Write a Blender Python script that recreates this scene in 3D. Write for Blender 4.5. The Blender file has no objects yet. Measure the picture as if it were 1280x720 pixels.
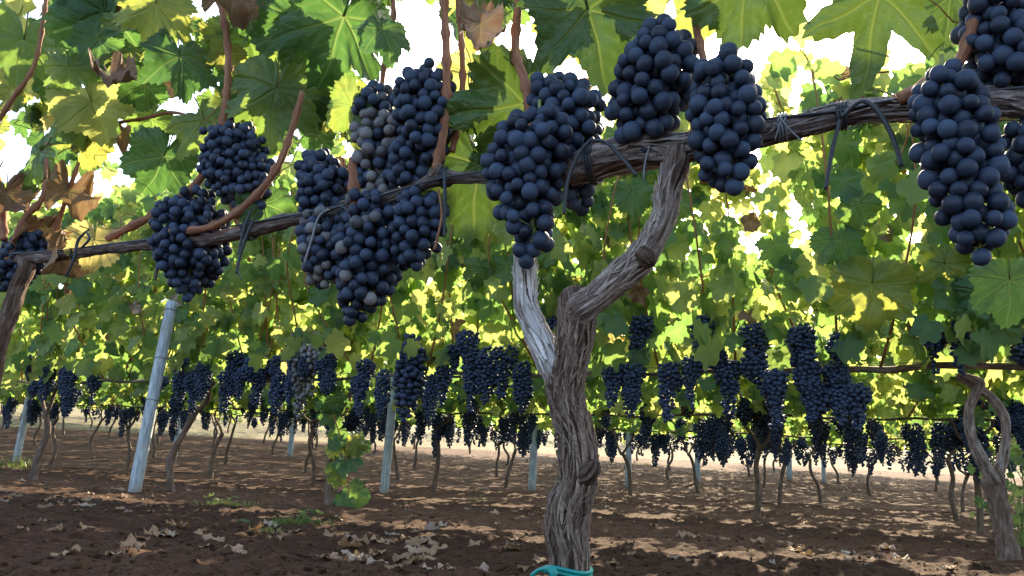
import bpy, math, random
import numpy as np
from mathutils import Vector, Matrix, noise
random.seed(7)
rng = np.random.default_rng(7)
S = bpy.context.scene
COL = S.collection
R_ = math.radians

# ------------------------------------------------------------------ camera, sky, sun, exposure
F = 995.0
PITCH, ROLL = R_(13.2), R_(2.9)
CAMZ = 0.21
cam = bpy.data.objects.new('camera', bpy.data.cameras.new('camera'))
COL.objects.link(cam); S.camera = cam
cam.data.lens = 36.0*F/1280; cam.data.sensor_width = 36; cam.data.clip_start = .02; cam.data.clip_end = 2000
RM = Matrix.Rotation(math.pi/2+PITCH, 3, 'X') @ Matrix.Rotation(ROLL, 3, 'Z')
CP = Vector((0, 0, CAMZ))
cam.matrix_world = Matrix.Translation(CP) @ RM.to_4x4()

SUN_AZ, SUN_EL = R_(20), R_(32)       # azimuth from +Y, clockwise
W = bpy.data.worlds.new('World'); S.world = W; W.use_nodes = True
nt = W.node_tree; bg = nt.nodes['Background']
sky = nt.nodes.new('ShaderNodeTexSky'); sky.sky_type = 'NISHITA'; sky.sun_disc = False
sky.sun_elevation = SUN_EL; sky.sun_rotation = SUN_AZ; sky.air_density = 1.0; sky.dust_density = 3.0; sky.ozone_density = 1.0
nt.links.new(sky.outputs[0], bg.inputs[0]); bg.inputs[1].default_value = 0.15
sl = bpy.data.lights.new('sun', 'SUN'); sl.energy = 5.0; sl.angle = R_(.53); sl.color = (1, .83, .58)
so = bpy.data.objects.new('sun', sl); COL.objects.link(so)
sd = Vector((math.sin(SUN_AZ)*math.cos(SUN_EL), math.cos(SUN_AZ)*math.cos(SUN_EL), math.sin(SUN_EL)))
so.rotation_euler = sd.to_track_quat('Z', 'Y').to_euler(); so.location = (0, 0, 12)
S.view_settings.view_transform = 'Standard'; S.view_settings.look = 'None'
S.view_settings.exposure = 2.2; S.view_settings.gamma = 1.0

# ------------------------------------------------------------------ helpers
SL = 0.55                                    # rows run along Y + .55 X = const
ROWS = {1: 1.31, 2: 4.0, 3: 6.7, 4: 9.4, 5: 12.1, 6: 14.8, 7: 17.5, 8: 20.2, 9: 22.9}
def ray(px, py):
    return RM @ Vector(((px-640)/F, (360-py)/F, -1))
def RP(px, py, row=1, off=0.0):              # where a line of sight meets the upright plane of a row
    d = ray(px, py); y0 = ROWS[row]+off
    return CP + d*(y0/(d.y+SL*d.x))
def depth(p): return -(RM.transposed() @ (p-CP)).z
def proj(p):
    c = RM.transposed() @ (Vector(p)-CP)
    if c.z > -.02: return (-9999, -9999)
    return (640-F*c.x/c.z, 360+F*c.y/c.z)
def gz(x, y):
    if y < 6: return 0.0
    if y < 14: return .0049*(y-6)**2
    if y < 45: return .3136+(y-14)*.079
    return .3136+31*.079+ (y-45)*.02
def rowpt(row, x, z=0):                      # point of a row at a given x, z above ground
    y = ROWS[row]-SL*x
    return Vector((x, y, gz(x, y)+z))
def tag(o, label=None, cat=None, group=None, kind=None):
    if label: o['label'] = label
    if cat: o['category'] = cat
    if group: o['group'] = group
    if kind: o['kind'] = kind
    return o
def link(name, data, parent=None, loc=None, rot=None, scale=None):
    o = bpy.data.objects.new(name, data); COL.objects.link(o)
    if parent is not None: o.parent = parent
    if loc is not None: o.location = loc
    if rot is not None: o.rotation_euler = rot
    if scale is not None: o.scale = scale if hasattr(scale, '__len__') else (scale,)*3
    return o
def mesh(name, V, Fc, mat, smooth=True, attrs=None):
    me = bpy.data.meshes.new(name); me.from_pydata([tuple(v) for v in V], [], Fc)
    if mat: me.materials.append(mat)
    if smooth: me.polygons.foreach_set('use_smooth', [True]*len(me.polygons))
    if attrs:
        for k, a in attrs.items():
            at = me.attributes.new(k, 'FLOAT', 'POINT'); at.data.foreach_set('value', np.asarray(a, dtype=np.float32))
    me.update(); return me
def catmull(P, R, step):
    out, rr = [], []
    n = len(P)
    for i in range(n-1):
        p0 = P[max(i-1, 0)]; p1 = P[i]; p2 = P[i+1]; p3 = P[min(i+2, n-1)]
        m = max(1, int((p2-p1).length/step))
        for k in range(m):
            t = k/m; t2 = t*t; t3 = t2*t
            out.append(.5*((2*p1)+(p2-p0)*t+(2*p0-5*p1+4*p2-p3)*t2+(3*p1-p0-3*p2+p3)*t3))
            s = t*t*(3-2*t); rr.append(R[i]*(1-s)+R[i+1]*s)
    out.append(P[-1]); rr.append(R[-1]); return out, rr
class MB:
    def __init__(s): s.V = []; s.F = []; s.A = []; s.B = []; s.C = []
    def add(s, V, Fc, A=None, B=None, C=None):
        b = len(s.V); s.V += V; s.F += [tuple(i+b for i in f) for f in Fc]
        s.A += (A or [0]*len(V)); s.B += (B or [0]*len(V)); s.C += (C or [0]*len(V))
    def tube(s, P, R, seg=10, step=.02, rough=0, fibre=5, twist=2.0, seed=0, cap=True, knob=0):
        P = [Vector(p) for p in P]
        if not hasattr(R, '__len__'): R = [R]*len(P)
        pts, rr = catmull(P, list(R), step)
        up = None; V = []; A = []; B = []; C = []; L = 0
        for i, p in enumerate(pts):
            t = (pts[min(i+1, len(pts)-1)]-pts[max(i-1, 0)])
            t = t.normalized() if t.length > 1e-9 else Vector((0, 0, 1))
            if up is None:
                up = t.orthogonal().normalized()
            up = (up-t*up.dot(t)).normalized(); sd_ = t.cross(up)
            if i: L += (p-pts[i-1]).length
            for k in range(seg):
                a = 2*math.pi*k/seg
                r = rr[i]
                rid = 0
                if rough:
                    aa = a+twist*L
                    q = Vector((math.cos(aa)*fibre*.5+seed, math.sin(aa)*fibre*.5, L*5))
                    rid = 1-2*abs(noise.noise(q))
                    q2 = Vector((math.cos(aa)*fibre*1.3+seed, math.sin(aa)*fibre*1.3, L*9))
                    rid2 = 1-2*abs(noise.noise(q2))
                    q3 = Vector((math.cos(aa)*fibre*3+seed, math.sin(aa)*fibre*3, L*22))
                    rid3 = noise.noise(q3)*2
                    q4 = Vector((math.cos(a)*1.8-seed, math.sin(a)*1.8, L*38))
                    flake = max(0, noise.noise(q4)-.05)
                    big = noise.noise(Vector((math.cos(a)*.9+seed, math.sin(a)*.9, L*11)))
                    r *= 1+rough*(.34*(rid-.5)+.34*(rid2-.5)+.24*rid3+.45*flake)+knob*big
                    rid = .3*rid+.4*rid2+.35*rid3+.4*flake
                V.append(p+(up*math.cos(a)+sd_*math.sin(a))*r)
                A.append(a/(2*math.pi) if True else 0); B.append(L); C.append(rid)
        Fc = []
        for i in range(len(pts)-1):
            for k in range(seg):
                k2 = (k+1) % seg
                Fc.append((i*seg+k, i*seg+k2, (i+1)*seg+k2, (i+1)*seg+k))
        if cap:
            Fc.append(tuple(reversed(range(seg)))); n = (len(pts)-1)*seg; Fc.append(tuple(range(n, n+seg)))
        s.add(V, Fc, A, B, C); return pts
    def build(s, name, mat, parent=None, origin=None, smooth=True):
        o0 = Vector(origin) if origin is not None else Vector((0, 0, 0))
        me = mesh(name, [v-o0 for v in s.V], s.F, mat, smooth, {'ang': s.A, 'len': s.B, 'rid': s.C})
        o = link(name, me, parent)
        if parent is None: o.location = o0
        return o

# ------------------------------------------------------------------ materials
def newmat(name):
    m = bpy.data.materials.new(name); m.use_nodes = True; t = m.node_tree
    return m, t, t.nodes['Principled BSDF'], t.nodes['Material Output']
class N:                                     # small node-writing helper
    def __init__(s, t): s.t = t
    def n(s, ty, **kw):
        x = s.t.nodes.new(ty)
        for k, v in kw.items(): setattr(x, k, v)
        return x
    def l(s, a, b): s.t.links.new(a, b)
    def noise(s, vec, scale, detail=3, rough=.55):
        x = s.n('ShaderNodeTexNoise'); x.inputs['Scale'].default_value = scale
        x.inputs['Detail'].default_value = detail; x.inputs['Roughness'].default_value = rough
        if vec is not None: s.l(vec, x.inputs['Vector'])
        return x.outputs['Fac']
    def ramp(s, fac, stops, interp='LINEAR'):
        x = s.n('ShaderNodeValToRGB'); x.color_ramp.interpolation = interp
        e = x.color_ramp.elements
        while len(e) < len(stops): e.new(.5)
        for i, (p, c) in enumerate(stops):
            e[i].position = p; e[i].color = (*c, 1) if len(c) == 3 else c
        s.l(fac, x.inputs[0]); return x.outputs[0]
    def math(s, op, a, b=None, clamp=False):
        x = s.n('ShaderNodeMath', operation=op, use_clamp=clamp)
        for i, v in enumerate((a, b)):
            if v is None: continue
            if isinstance(v, (int, float)): x.inputs[i].default_value = v
            else: s.l(v, x.inputs[i])
        return x.outputs[0]
    def mix(s, f, a, b, blend='MIX'):
        x = s.n('ShaderNodeMix', data_type='RGBA', blend_type=blend)
        for i, v in ((0, f), (6, a), (7, b)):
            if isinstance(v, (int, float)): x.inputs[i].default_value = v
            elif isinstance(v, tuple): x.inputs[i].default_value = (*v, 1)
            else: s.l(v, x.inputs[i])
        return x.outputs[2]
    def bump(s, h, strength, dist, target):
        x = s.n('ShaderNodeBump'); x.inputs['Strength'].default_value = strength; x.inputs['Distance'].default_value = dist
        s.l(h, x.inputs['Height']); s.l(x.outputs[0], target.inputs['Normal']); return x
    def attr(s, name):
        return s.n('ShaderNodeAttribute', attribute_name=name).outputs['Fac']
    def obj(s): return s.n('ShaderNodeTexCoord').outputs['Object']

def leaf_mat(name, stops, trans, tw=.5, veincol=(.16, .22, .06), brown=.0, rough=.42, veinamt=.6):
    m, t, bs, out = newmat(name); k = N(t)
    oi = k.n('ShaderNodeObjectInfo')
    rnd = k.math('FRACT', k.math('ADD', oi.outputs['Random'], k.attr('rnd')))
    oc = k.obj()
    n1 = k.noise(oc, 2.2, 3); n2 = k.noise(oc, 14, 3)
    f = k.math('ADD', k.math('MULTIPLY', rnd, .72), k.math('MULTIPLY', n1, .32))
    c = k.ramp(f, stops)
    c = k.mix(k.math('MULTIPLY', k.math('SUBTRACT', n2, .35), .8, True), c, (.55, .6, .4), 'MULTIPLY')
    n3 = k.noise(oc, 7.5, 5, .7)
    spot = k.math('MULTIPLY', k.math('SUBTRACT', n3, .63), 9, True)
    c = k.mix(spot, c, (.13, .085, .035))
    vein = k.math('MULTIPLY', k.attr('vein'), veinamt)
    c = k.mix(vein, c, veincol)
    tc = k.ramp(f, trans)
    tc = k.mix(k.math('MULTIPLY', vein, .6), tc, (.36, .44, .14))
    if brown:
        e = k.math('ADD', k.attr('rad'), k.math('MULTIPLY', k.math('SUBTRACT', n1, .5), 1.5))
        e = k.math('ADD', e, k.math('MULTIPLY', rnd, brown))
        e = k.ramp(e, [(0, (0, 0, 0)), (.5, (0, 0, 0)), (.62, (1, 1, 1))]) if False else k.math('MULTIPLY', k.math('SUBTRACT', e, 1.32), 7, True)
        c = k.mix(e, c, (.16, .08, .035)); tc = k.mix(e, tc, (.22, .09, .03))
    k.l(c, bs.inputs['Base Color']); bs.inputs['Roughness'].default_value = rough
    bs.inputs['Specular IOR Level'].default_value = .35
    k.bump(k.math('ADD', k.math('MULTIPLY', n2, .5), k.math('MULTIPLY', k.attr('vein'), -.8)), .5, .01, bs)
    tr = k.n('ShaderNodeBsdfTranslucent'); k.l(tc, tr.inputs[0])
    ms = k.n('ShaderNodeMixShader'); ms.inputs[0].default_value = tw
    k.l(bs.outputs[0], ms.inputs[1]); k.l(tr.outputs[0], ms.inputs[2]); k.l(ms.outputs[0], out.inputs[0])
    return m
GREEN = [(.0, (.034, .090, .042)), (.32, (.060, .135, .045)), (.55, (.10, .18, .055)), (.85, (.15, .21, .06)), (1, (.22, .20, .045))]
GTR = [(.0, (.08, .17, .045)), (.3, (.15, .27, .055)), (.55, (.28, .38, .08)), (.85, (.44, .47, .13)), (1, (.50, .42, .16))]
GTN = [(.0, (.045, .12, .03)), (.35, (.09, .20, .035)), (.62, (.19, .30, .05)), (.85, (.38, .38, .07)), (1, (.5, .43, .12))]
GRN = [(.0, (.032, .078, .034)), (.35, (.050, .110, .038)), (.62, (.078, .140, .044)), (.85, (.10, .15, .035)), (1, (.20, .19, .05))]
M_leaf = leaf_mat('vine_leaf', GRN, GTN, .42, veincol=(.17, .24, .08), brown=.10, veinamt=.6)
M_shade = leaf_mat('painted_shade_leaf', [(0, (.030, .072, .020)), (1, (.055, .105, .026))], [(0, (.05, .10, .015)), (1, (.09, .15, .02))], .22, veincol=(.12, .18, .05), brown=.02, veinamt=.45)  # darker, less translucent vine leaf: shade painted into its colour
M_leafbg = leaf_mat('vine_leaf_far', GREEN, [(p, tuple(min(.62, v*1.15) for v in c)) for p, c in GTR], .52, brown=.14, veinamt=.35)
M_yleaf = leaf_mat('yellowing_leaf', [(0, (.13, .18, .03)), (.6, (.25, .26, .05)), (1, (.34, .26, .06))],
                   [(0, (.36, .44, .10)), (.6, (.52, .50, .15)), (1, (.56, .44, .17))], .5, brown=.35, veincol=(.3, .32, .1))
M_dry = leaf_mat('dry_leaf', [(0, (.20, .12, .08)), (.4, (.32, .21, .14)), (.7, (.40, .33, .26)), (1, (.17, .09, .07))],
                 [(0, (.12, .07, .04)), (.5, (.2, .12, .07)), (1, (.12, .05, .03))], .15, veincol=(.30, .20, .12), rough=.8)
M_rust = leaf_mat('rust_leaf', [(0, (.15, .065, .035)), (.5, (.24, .14, .07)), (1, (.20, .12, .075))],
                  [(0, (.16, .07, .03)), (.5, (.24, .15, .07)), (1, (.2, .11, .06))], .25, veincol=(.30, .20, .08), rough=.7)
M_pale = leaf_mat('pale_dry_leaf', [(0, (.22, .125, .065)), (.5, (.32, .20, .115)), (1, (.27, .17, .10))],
                  [(0, (.2, .12, .06)), (1, (.3, .2, .1))], .15, veincol=(.25, .15, .09), rough=.8)

def berry_mat(name, dark, bloom, lo, hi, spec=.3):
    m, t, bs, out = newmat(name); k = N(t); oc = k.obj()
    oi = k.n('ShaderNodeObjectInfo')
    v = k.n('ShaderNodeVectorMath', operation='ADD'); k.l(oc, v.inputs[0])
    cmb = k.n('ShaderNodeCombineXYZ'); r10 = k.math('MULTIPLY', oi.outputs['Random'], 37.0)
    k.l(r10, cmb.inputs[0]); k.l(r10, cmb.inputs[2]); k.l(cmb.outputs[0], v.inputs[1])
    n1 = k.noise(v.outputs[0], 60, 4, .6); n2 = k.noise(v.outputs[0], 350, 2)
    f = k.math('ADD', k.math('ADD', k.math('MULTIPLY', n1, .55), k.math('MULTIPLY', n2, .2)), k.math('MULTIPLY', oi.outputs['Random'], .35))
    f = k.math('ADD', f, k.math('MULTIPLY', k.attr('rnd'), .35))
    mr = k.n('ShaderNodeMapRange'); mr.inputs[1].default_value = lo; mr.inputs[2].default_value = hi
    k.l(f, mr.inputs[0]); fac = mr.outputs[0]
    k.l(k.mix(fac, dark, bloom), bs.inputs['Base Color'])
    k.l(k.math('ADD', k.math('MULTIPLY', fac, .36), .42), bs.inputs['Roughness'])
    bs.inputs['Specular IOR Level'].default_value = spec
    return m
M_berry = berry_mat('blue_black_berry', (.0045, .0065, .015), (.052, .080, .140), .24, .98)
M_dusty = berry_mat('dusty_berry', (.02, .022, .035), (.22, .205, .20), .3, .85)
M_berryfar = berry_mat('far_berry', (.006, .009, .020), (.044, .068, .125), .15, 1.0)

def bark_mat(name, dark, mid, pale, patch=.5, bumpd=.006, fs=1.0):
    m, t, bs, out = newmat(name); k = N(t)
    a = k.math('MULTIPLY', k.attr('ang'), 2*math.pi); L = k.attr('len')
    a = k.math('ADD', a, k.math('MULTIPLY', L, 2.0))
    cx = k.math('COSINE', a); sx = k.math('SINE', a)
    def vec(s, ls):
        c = k.n('ShaderNodeCombineXYZ')
        k.l(k.math('MULTIPLY', cx, s), c.inputs[0]); k.l(k.math('MULTIPLY', sx, s), c.inputs[1]); k.l(k.math('MULTIPLY', L, ls), c.inputs[2])
        return c.outputs[0]
    fib = k.noise(vec(3*fs, 5), 3.0, 6, .72)
    fine = k.noise(vec(9*fs, 14), 3.5, 5, .75)
    pat = k.noise(vec(.8, 9), 1.6, 3, .6)
    spk = k.noise(k.obj(), 190, 3, .7)
    h = k.math('ADD', k.math('MULTIPLY', fib, .6), k.math('MULTIPLY', fine, .4))
    f = k.math('ADD', k.math('MULTIPLY', h, .75), k.math('MULTIPLY', k.attr('rid'), .22))
    f = k.math('ADD', f, k.math('MULTIPLY', k.math('SUBTRACT', spk, .5), .25))
    c = k.ramp(f, [(.28, dark), (.46, mid), (.66, pale)])
    pf = k.math('MULTIPLY', k.math('SUBTRACT', pat, .62-.2*patch), 6, True)
    c = k.mix(k.math('MULTIPLY', pf, patch), c, pale)
    k.l(c, bs.inputs['Base Color']); bs.inputs['Roughness'].default_value = .85; bs.inputs['Specular IOR Level'].default_value = .25
    k.bump(h, .9, bumpd, bs)
    return m
M_bark = bark_mat('old_vine_bark', (.015, .008, .005), (.14, .082, .055), (.38, .28, .215), .3, .012, 1.9)
M_barkpale = bark_mat('peeling_pale_bark', (.05, .028, .02), (.30, .23, .19), (.66, .60, .56), 1.0, .010)
M_arm = bark_mat('arm_bark', (.026, .015, .011), (.20, .135, .105), (.52, .44, .39), .5, .009)
M_cordon = bark_mat('cordon_bark', (.020, .013, .012), (.12, .086, .074), (.40, .34, .32), .3, .005)
M_trunkfar = bark_mat('far_vine_bark', (.035, .02, .014), (.12, .075, .052), (.27, .20, .155), .35, .004)
M_cane = bark_mat('brown_cane', (.10, .038, .022), (.25, .11, .06), (.40, .22, .13), .3, .001, .7)
M_canebg = bark_mat('orange_cane', (.16, .06, .025), (.34, .15, .06), (.46, .26, .12), .3, .001, .7)

def simple(name, col, rough=.6, ns=40, var=.35, metal=0, bd=.001, bs_=.3):
    m, t, bs, out = newmat(name); k = N(t); oc = k.obj()
    n = k.noise(oc, ns, 4)
    c = k.mix(n, tuple(x*(1-var) for x in col), tuple(min(1, x*(1+var)) for x in col))
    k.l(c, bs.inputs['Base Color']); bs.inputs['Roughness'].default_value = rough; bs.inputs['Metallic'].default_value = metal
    k.bump(n, bs_, bd, bs); return m
M_tie = simple('black_plastic', (.020, .024, .030), .6, 90, .5)
M_tiegrey = simple('grey_plastic', (.16, .17, .19), .5)
M_wire = simple('wire', (.03, .033, .04), .45)
M_teal = simple('teal_twine', (.0, .22, .19), .45)
M_stem = simple('green_stem', (.17, .20, .05), .6)
M_post = None
def post_mat():
    m, t, bs, out = newmat('weathered_post'); k = N(t); oc = k.obj()
    mp = k.n('ShaderNodeMapping'); mp.inputs['Scale'].default_value = (1, 1, .12); k.l(oc, mp.inputs[0])
    n = k.noise(mp.outputs[0], 90, 5, .7); n2 = k.noise(oc, 9, 3)
    c = k.ramp(n, [(.3, (.15, .18, .19)), (.5, (.34, .38, .40)), (.68, (.56, .60, .60))])
    c = k.mix(k.math('MULTIPLY', k.math('SUBTRACT', n2, .5), 2.5, True), c, (.24, .22, .17))
    sp = k.n('ShaderNodeSeparateXYZ'); k.l(oc, sp.inputs[0])
    low = k.math('SUBTRACT', 1, k.math('MULTIPLY', k.math('ADD', sp.outputs[2], k.math('MULTIPLY', n2, .1)), 7), True)
    c = k.mix(low, c, (.16, .11, .075))
    k.l(c, bs.inputs['Base Color']); bs.inputs['Roughness'].default_value = .75
    k.bump(n, .5, .003, bs); return m
M_post = post_mat()
def soil_mat():
    m, t, bs, out = newmat('soil'); k = N(t); oc = k.obj()
    n1 = k.noise(oc, 2.2, 4); n2 = k.noise(oc, 30, 6, .7); n3 = k.noise(oc, 140, 4, .7); n4 = k.noise(oc, 8, 4, .6)
    c = k.ramp(n2, [(.28, (.017, .0075, .0036)), (.5, (.054, .0245, .0118)), (.72, (.105, .054, .027))])
    c = k.mix(k.math('MULTIPLY', k.math('SUBTRACT', n1, .45), 2.2, True), c, (.085, .042, .021))
    c = k.mix(k.math('MULTIPLY', k.math('SUBTRACT', n3, .66), 8, True), c, (.17, .115, .08))
    # dry grass and pale track beyond the end of the rows
    sp = k.n('ShaderNodeSeparateXYZ'); k.l(oc, sp.inputs[0])
    far = k.math('MULTIPLY', k.math('SUBTRACT', k.math('ADD', sp.outputs[1], k.math('MULTIPLY', n1, 1.2)), 20.0), 3, True)
    gc = k.ramp(n4, [(.3, (.08, .075, .035)), (.55, (.14, .122, .068)), (.75, (.185, .16, .095))])
    c = k.mix(far, c, gc)
    k.l(c, bs.inputs['Base Color']); bs.inputs['Roughness'].default_value = .95; bs.inputs['Specular IOR Level'].default_value = .15
    h = k.math('ADD', k.math('MULTIPLY', n2, .6), k.math('MULTIPLY', n3, .4))
    k.bump(h, 1.0, .035, bs)
    return m
M_soil = soil_mat()
M_grass = leaf_mat('grass_blade', [(0, (.05, .10, .02)), (.6, (.12, .16, .04)), (1, (.28, .25, .10))],
                   [(0, (.15, .28, .04)), (1, (.4, .4, .12))], .35)
M_far = leaf_mat('far_foliage', [(0, (.05, .09, .03)), (.6, (.10, .15, .04)), (1, (.2, .2, .08))],
                 [(0, (.2, .3, .06)), (1, (.45, .45, .12))], .45)

# ------------------------------------------------------------------ ground
def bumpz(x, y):
    if y > 25: return 0
    v = noise.noise(Vector((x*1.1, y*1.1, 3)))*.016+noise.noise(Vector((x*4, y*4, 7)))*.011
    if y < 9:
        a = noise.noise(Vector((x*13, y*13, 1))); b = noise.noise(Vector((x*34, y*34, 9)))
        c = noise.noise(Vector((x*70, y*70, 5)))
        v += max(0, a)*.022+max(-.2, b)*.010+(c*.0045 if y < 5 else 0)
    return v
def ground():
    ys = list(np.linspace(-8, 1.3, 24))[:-1]+list(np.linspace(1.3, 3.2, 230))[:-1]+list(np.geomspace(3.2, 9, 190))[:-1] \
        + list(np.geomspace(9, 32, 70))[:-1]+list(np.geomspace(32, 900, 24))
    us = np.concatenate([np.linspace(-1, -.42, 14)[:-1], np.linspace(-.42, .42, 430), np.linspace(.42, 1, 14)[1:]])
    V = []
    for y in ys:
        w = 4+max(y, 0)*1.75
        if y >= 1.3 and y < 9: w = (1.6*max(y, 1.6)+.2)*1.0+1.5
        for u in us:
            x = u*w*(1+2.5*max(0, abs(u)-.42)) if True else u*w
            V.append((x, y, gz(x, y)+bumpz(x, y)))
    n = len(us); Fc = [(j*n+i, j*n+i+1, (j+1)*n+i+1, (j+1)*n+i) for j in range(len(ys)-1) for i in range(n-1)]
    o = link('ground', mesh('ground', V, Fc, M_soil)); tag(o, kind='structure'); return o
ground()

# ------------------------------------------------------------------ leaves
def leaf_outline(phi, depthf, teeth, jag, seed):
    # phi: angle from the tip, radians -pi..pi
    d = math.degrees(abs(phi))
    nodes = [(0, 1.0), (27, .86-.34*depthf), (50, .92), (80, .78-.28*depthf), (106, .80), (142, .66), (168, .52), (180, .06)]
    for (a, ra), (b, rb) in zip(nodes, nodes[1:]):
        if a <= d <= b:
            t = (d-a)/(b-a)
            if a in (0, 52, 112): t = t**.95
            t = t*t*(3-2*t) if a not in (168,) else t**1.5
            r = ra*(1-t)+rb*t; break
    s = teeth*phi/(2*math.pi)+.25*math.sin(phi*5+seed)
    fr = s-math.floor(s)
    tooth = (1-abs(2*fr-1))
    big = teeth/3.0*phi/(2*math.pi)+.1; fb = big-math.floor(big)
    r *= 1+jag*(tooth-.5)+jag*.7*((1-abs(2*fb-1))-.5)
    r *= 1+.07*noise.noise(Vector((phi*1.6+seed*3, seed, 0)))
    return r
VA = [0, R_(50), -R_(50), R_(104), -R_(104)]
def leaf_mesh(name, mat, nth, nr, depthf=.5, teeth=36, jag=.10, cup=.25, wave=.06, fold=.15, curl=0, seed=0, width=1.0, petiole=True):
    V = [(0, 0, 0)]; ve = [1.0]; ra = [0.0]; Fc = []
    def zf(x, y, q):
        r = math.hypot(x, y); ph = math.atan2(x, y)
        z = -cup*r*r+fold*abs(x)*.6-.12*y*abs(y)
        z += wave*math.sin(ph*5+seed)*q*q*1.2+wave*.9*noise.noise(Vector((x*2.3+seed, y*2.3, seed)))*q*2
        z += wave*.35*math.sin(ph*17+seed*2)*q**3
        return z
    def vein(x, y):
        r = math.hypot(x, y)
        if r < 1e-6: return 1, 0
        best = None; mv = 0
        for a in VA:
            u = x*math.sin(a)+y*math.cos(a); v = x*math.cos(a)-y*math.sin(a)
            v += .022*math.sin(u*6+a*3+seed)*min(1, u*2)
            if u <= 0: continue
            mv = max(mv, math.exp(-(v/(.010+.012*max(0, 1-u)))**2))
            ad = abs(math.atan2(v, u))
            if best is None or ad < best[0]: best = (ad, u, abs(v))
        sec = 0
        if best:
            p = (best[1]-best[2]*.85)*6.5; fr = abs(p-round(p))
            sec = math.exp(-(fr/.07)**2)*.55*min(1, best[2]*12)
        return max(mv, sec), mv
    for j in range(1, nr+1):
        q = (j/nr)**.85
        for i in range(nth):
            ph = -math.pi+2*math.pi*(i+.5)/nth
            rf = leaf_outline(ph, depthf, teeth, jag*q**3, seed)
            # smooth inside shape
            r = rf*q
            x = math.sin(ph)*r*width; y = math.cos(ph)*r
            vv, mv = vein(x, y)
            z = zf(x, y, q)-.014*mv-.006*vv+.022*noise.noise(Vector((x*8+seed, y*8, 2)))*q
            if curl:
                a = curl*y; z2 = z+ (1-math.cos(a))/max(curl, 1e-6)*(1 if curl > 0 else -1); y2 = math.sin(a)/curl
                b = curl*1.4*x; z2 += (1-math.cos(b))/(curl*1.4); x = math.sin(b)/(curl*1.4); y = y2; z = z2
            V.append((x, y, z)); ve.append(vv); ra.append(q)
    for i in range(nth):
        i2 = (i+1) % nth
        if i2 == 0 and False: continue
        Fc.append((0, 1+i2, 1+i))
        for j in range(nr-1):
            a = 1+j*nth; b = a+nth
            Fc.append((a+i, a+i2, b+i2, b+i))
    if petiole:
        mb = MB(); mb.tube([(0, 0, -.01), (0, -.25, .03), (.04, -.55, .16)], [.018, .014, .017], 5, .2)
        b = len(V); V += [tuple(v) for v in mb.V]; Fc += [tuple(i+b for i in f) for f in mb.F]; ve += [1.0]*len(mb.V); ra += [0]*len(mb.V)
    return mesh(name, V, Fc, mat, True, {'vein': ve, 'rad': ra})
def variants(mat, nth, nr, n, s0=0, **kw):
    out = []
    for i in range(n):
        k = dict(depthf=random.uniform(.05, .6), teeth=random.choice([40, 46, 52]), jag=random.uniform(.08, .12), cup=random.uniform(.0, .38),
                 wave=random.uniform(.05, .12), fold=random.uniform(-.1, .45), seed=s0+i*1.7, width=random.uniform(.95, 1.12)); k.update(kw)
        out.append(leaf_mesh('leaf', mat, nth, nr, **k))
    return out
LF = variants(M_leaf, 216, 22, 7)
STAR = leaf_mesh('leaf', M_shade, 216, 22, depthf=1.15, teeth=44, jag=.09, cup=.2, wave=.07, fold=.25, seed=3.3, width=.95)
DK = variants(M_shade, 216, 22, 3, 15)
LFY = variants(M_yleaf, 144, 16, 3, 20)
LFD = variants(M_dry, 120, 14, 3, 40, curl=1.5, wave=.2, depthf=.3)
LFR = variants(M_rust, 120, 14, 3, 50, curl=1.25, wave=.24, depthf=.15)
LB = variants(M_leafbg, 84, 5, 9, 60, teeth=26, jag=.15)
LBY = variants(M_yleaf, 60, 5, 3, 80)
LBD = variants(M_rust, 48, 5, 3, 90, curl=1.3, wave=.2)
LBP = variants(M_dry, 48, 5, 2, 95, curl=1.6, wave=.2)
LS = [leaf_mesh('leaf', M_leafbg, 30, 2, .4, 15, .16, .2, .05, .2, 0, 100+i, petiole=False) for i in range(3)]

def leafrot(tip, nrm):
    y = tip.normalized(); z = (nrm-y*nrm.dot(y))
    if z.length < 1e-4: z = y.orthogonal()
    z.normalize(); x = y.cross(z)
    return Matrix((x, y, z)).transposed()
def put_leaf(me, parent, P, size, tip, nrm, name='leaf', org=None):
    o = link(name, me, parent)
    M = Matrix.Translation(P-(org or Vector((0, 0, 0)))) @ leafrot(tip, nrm).to_4x4() @ Matrix.Scale(size, 4)
    o.matrix_local = M; return o
def rv(s=1): return Vector((random.gauss(0, s), random.gauss(0, s), random.gauss(0, s)))

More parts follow.
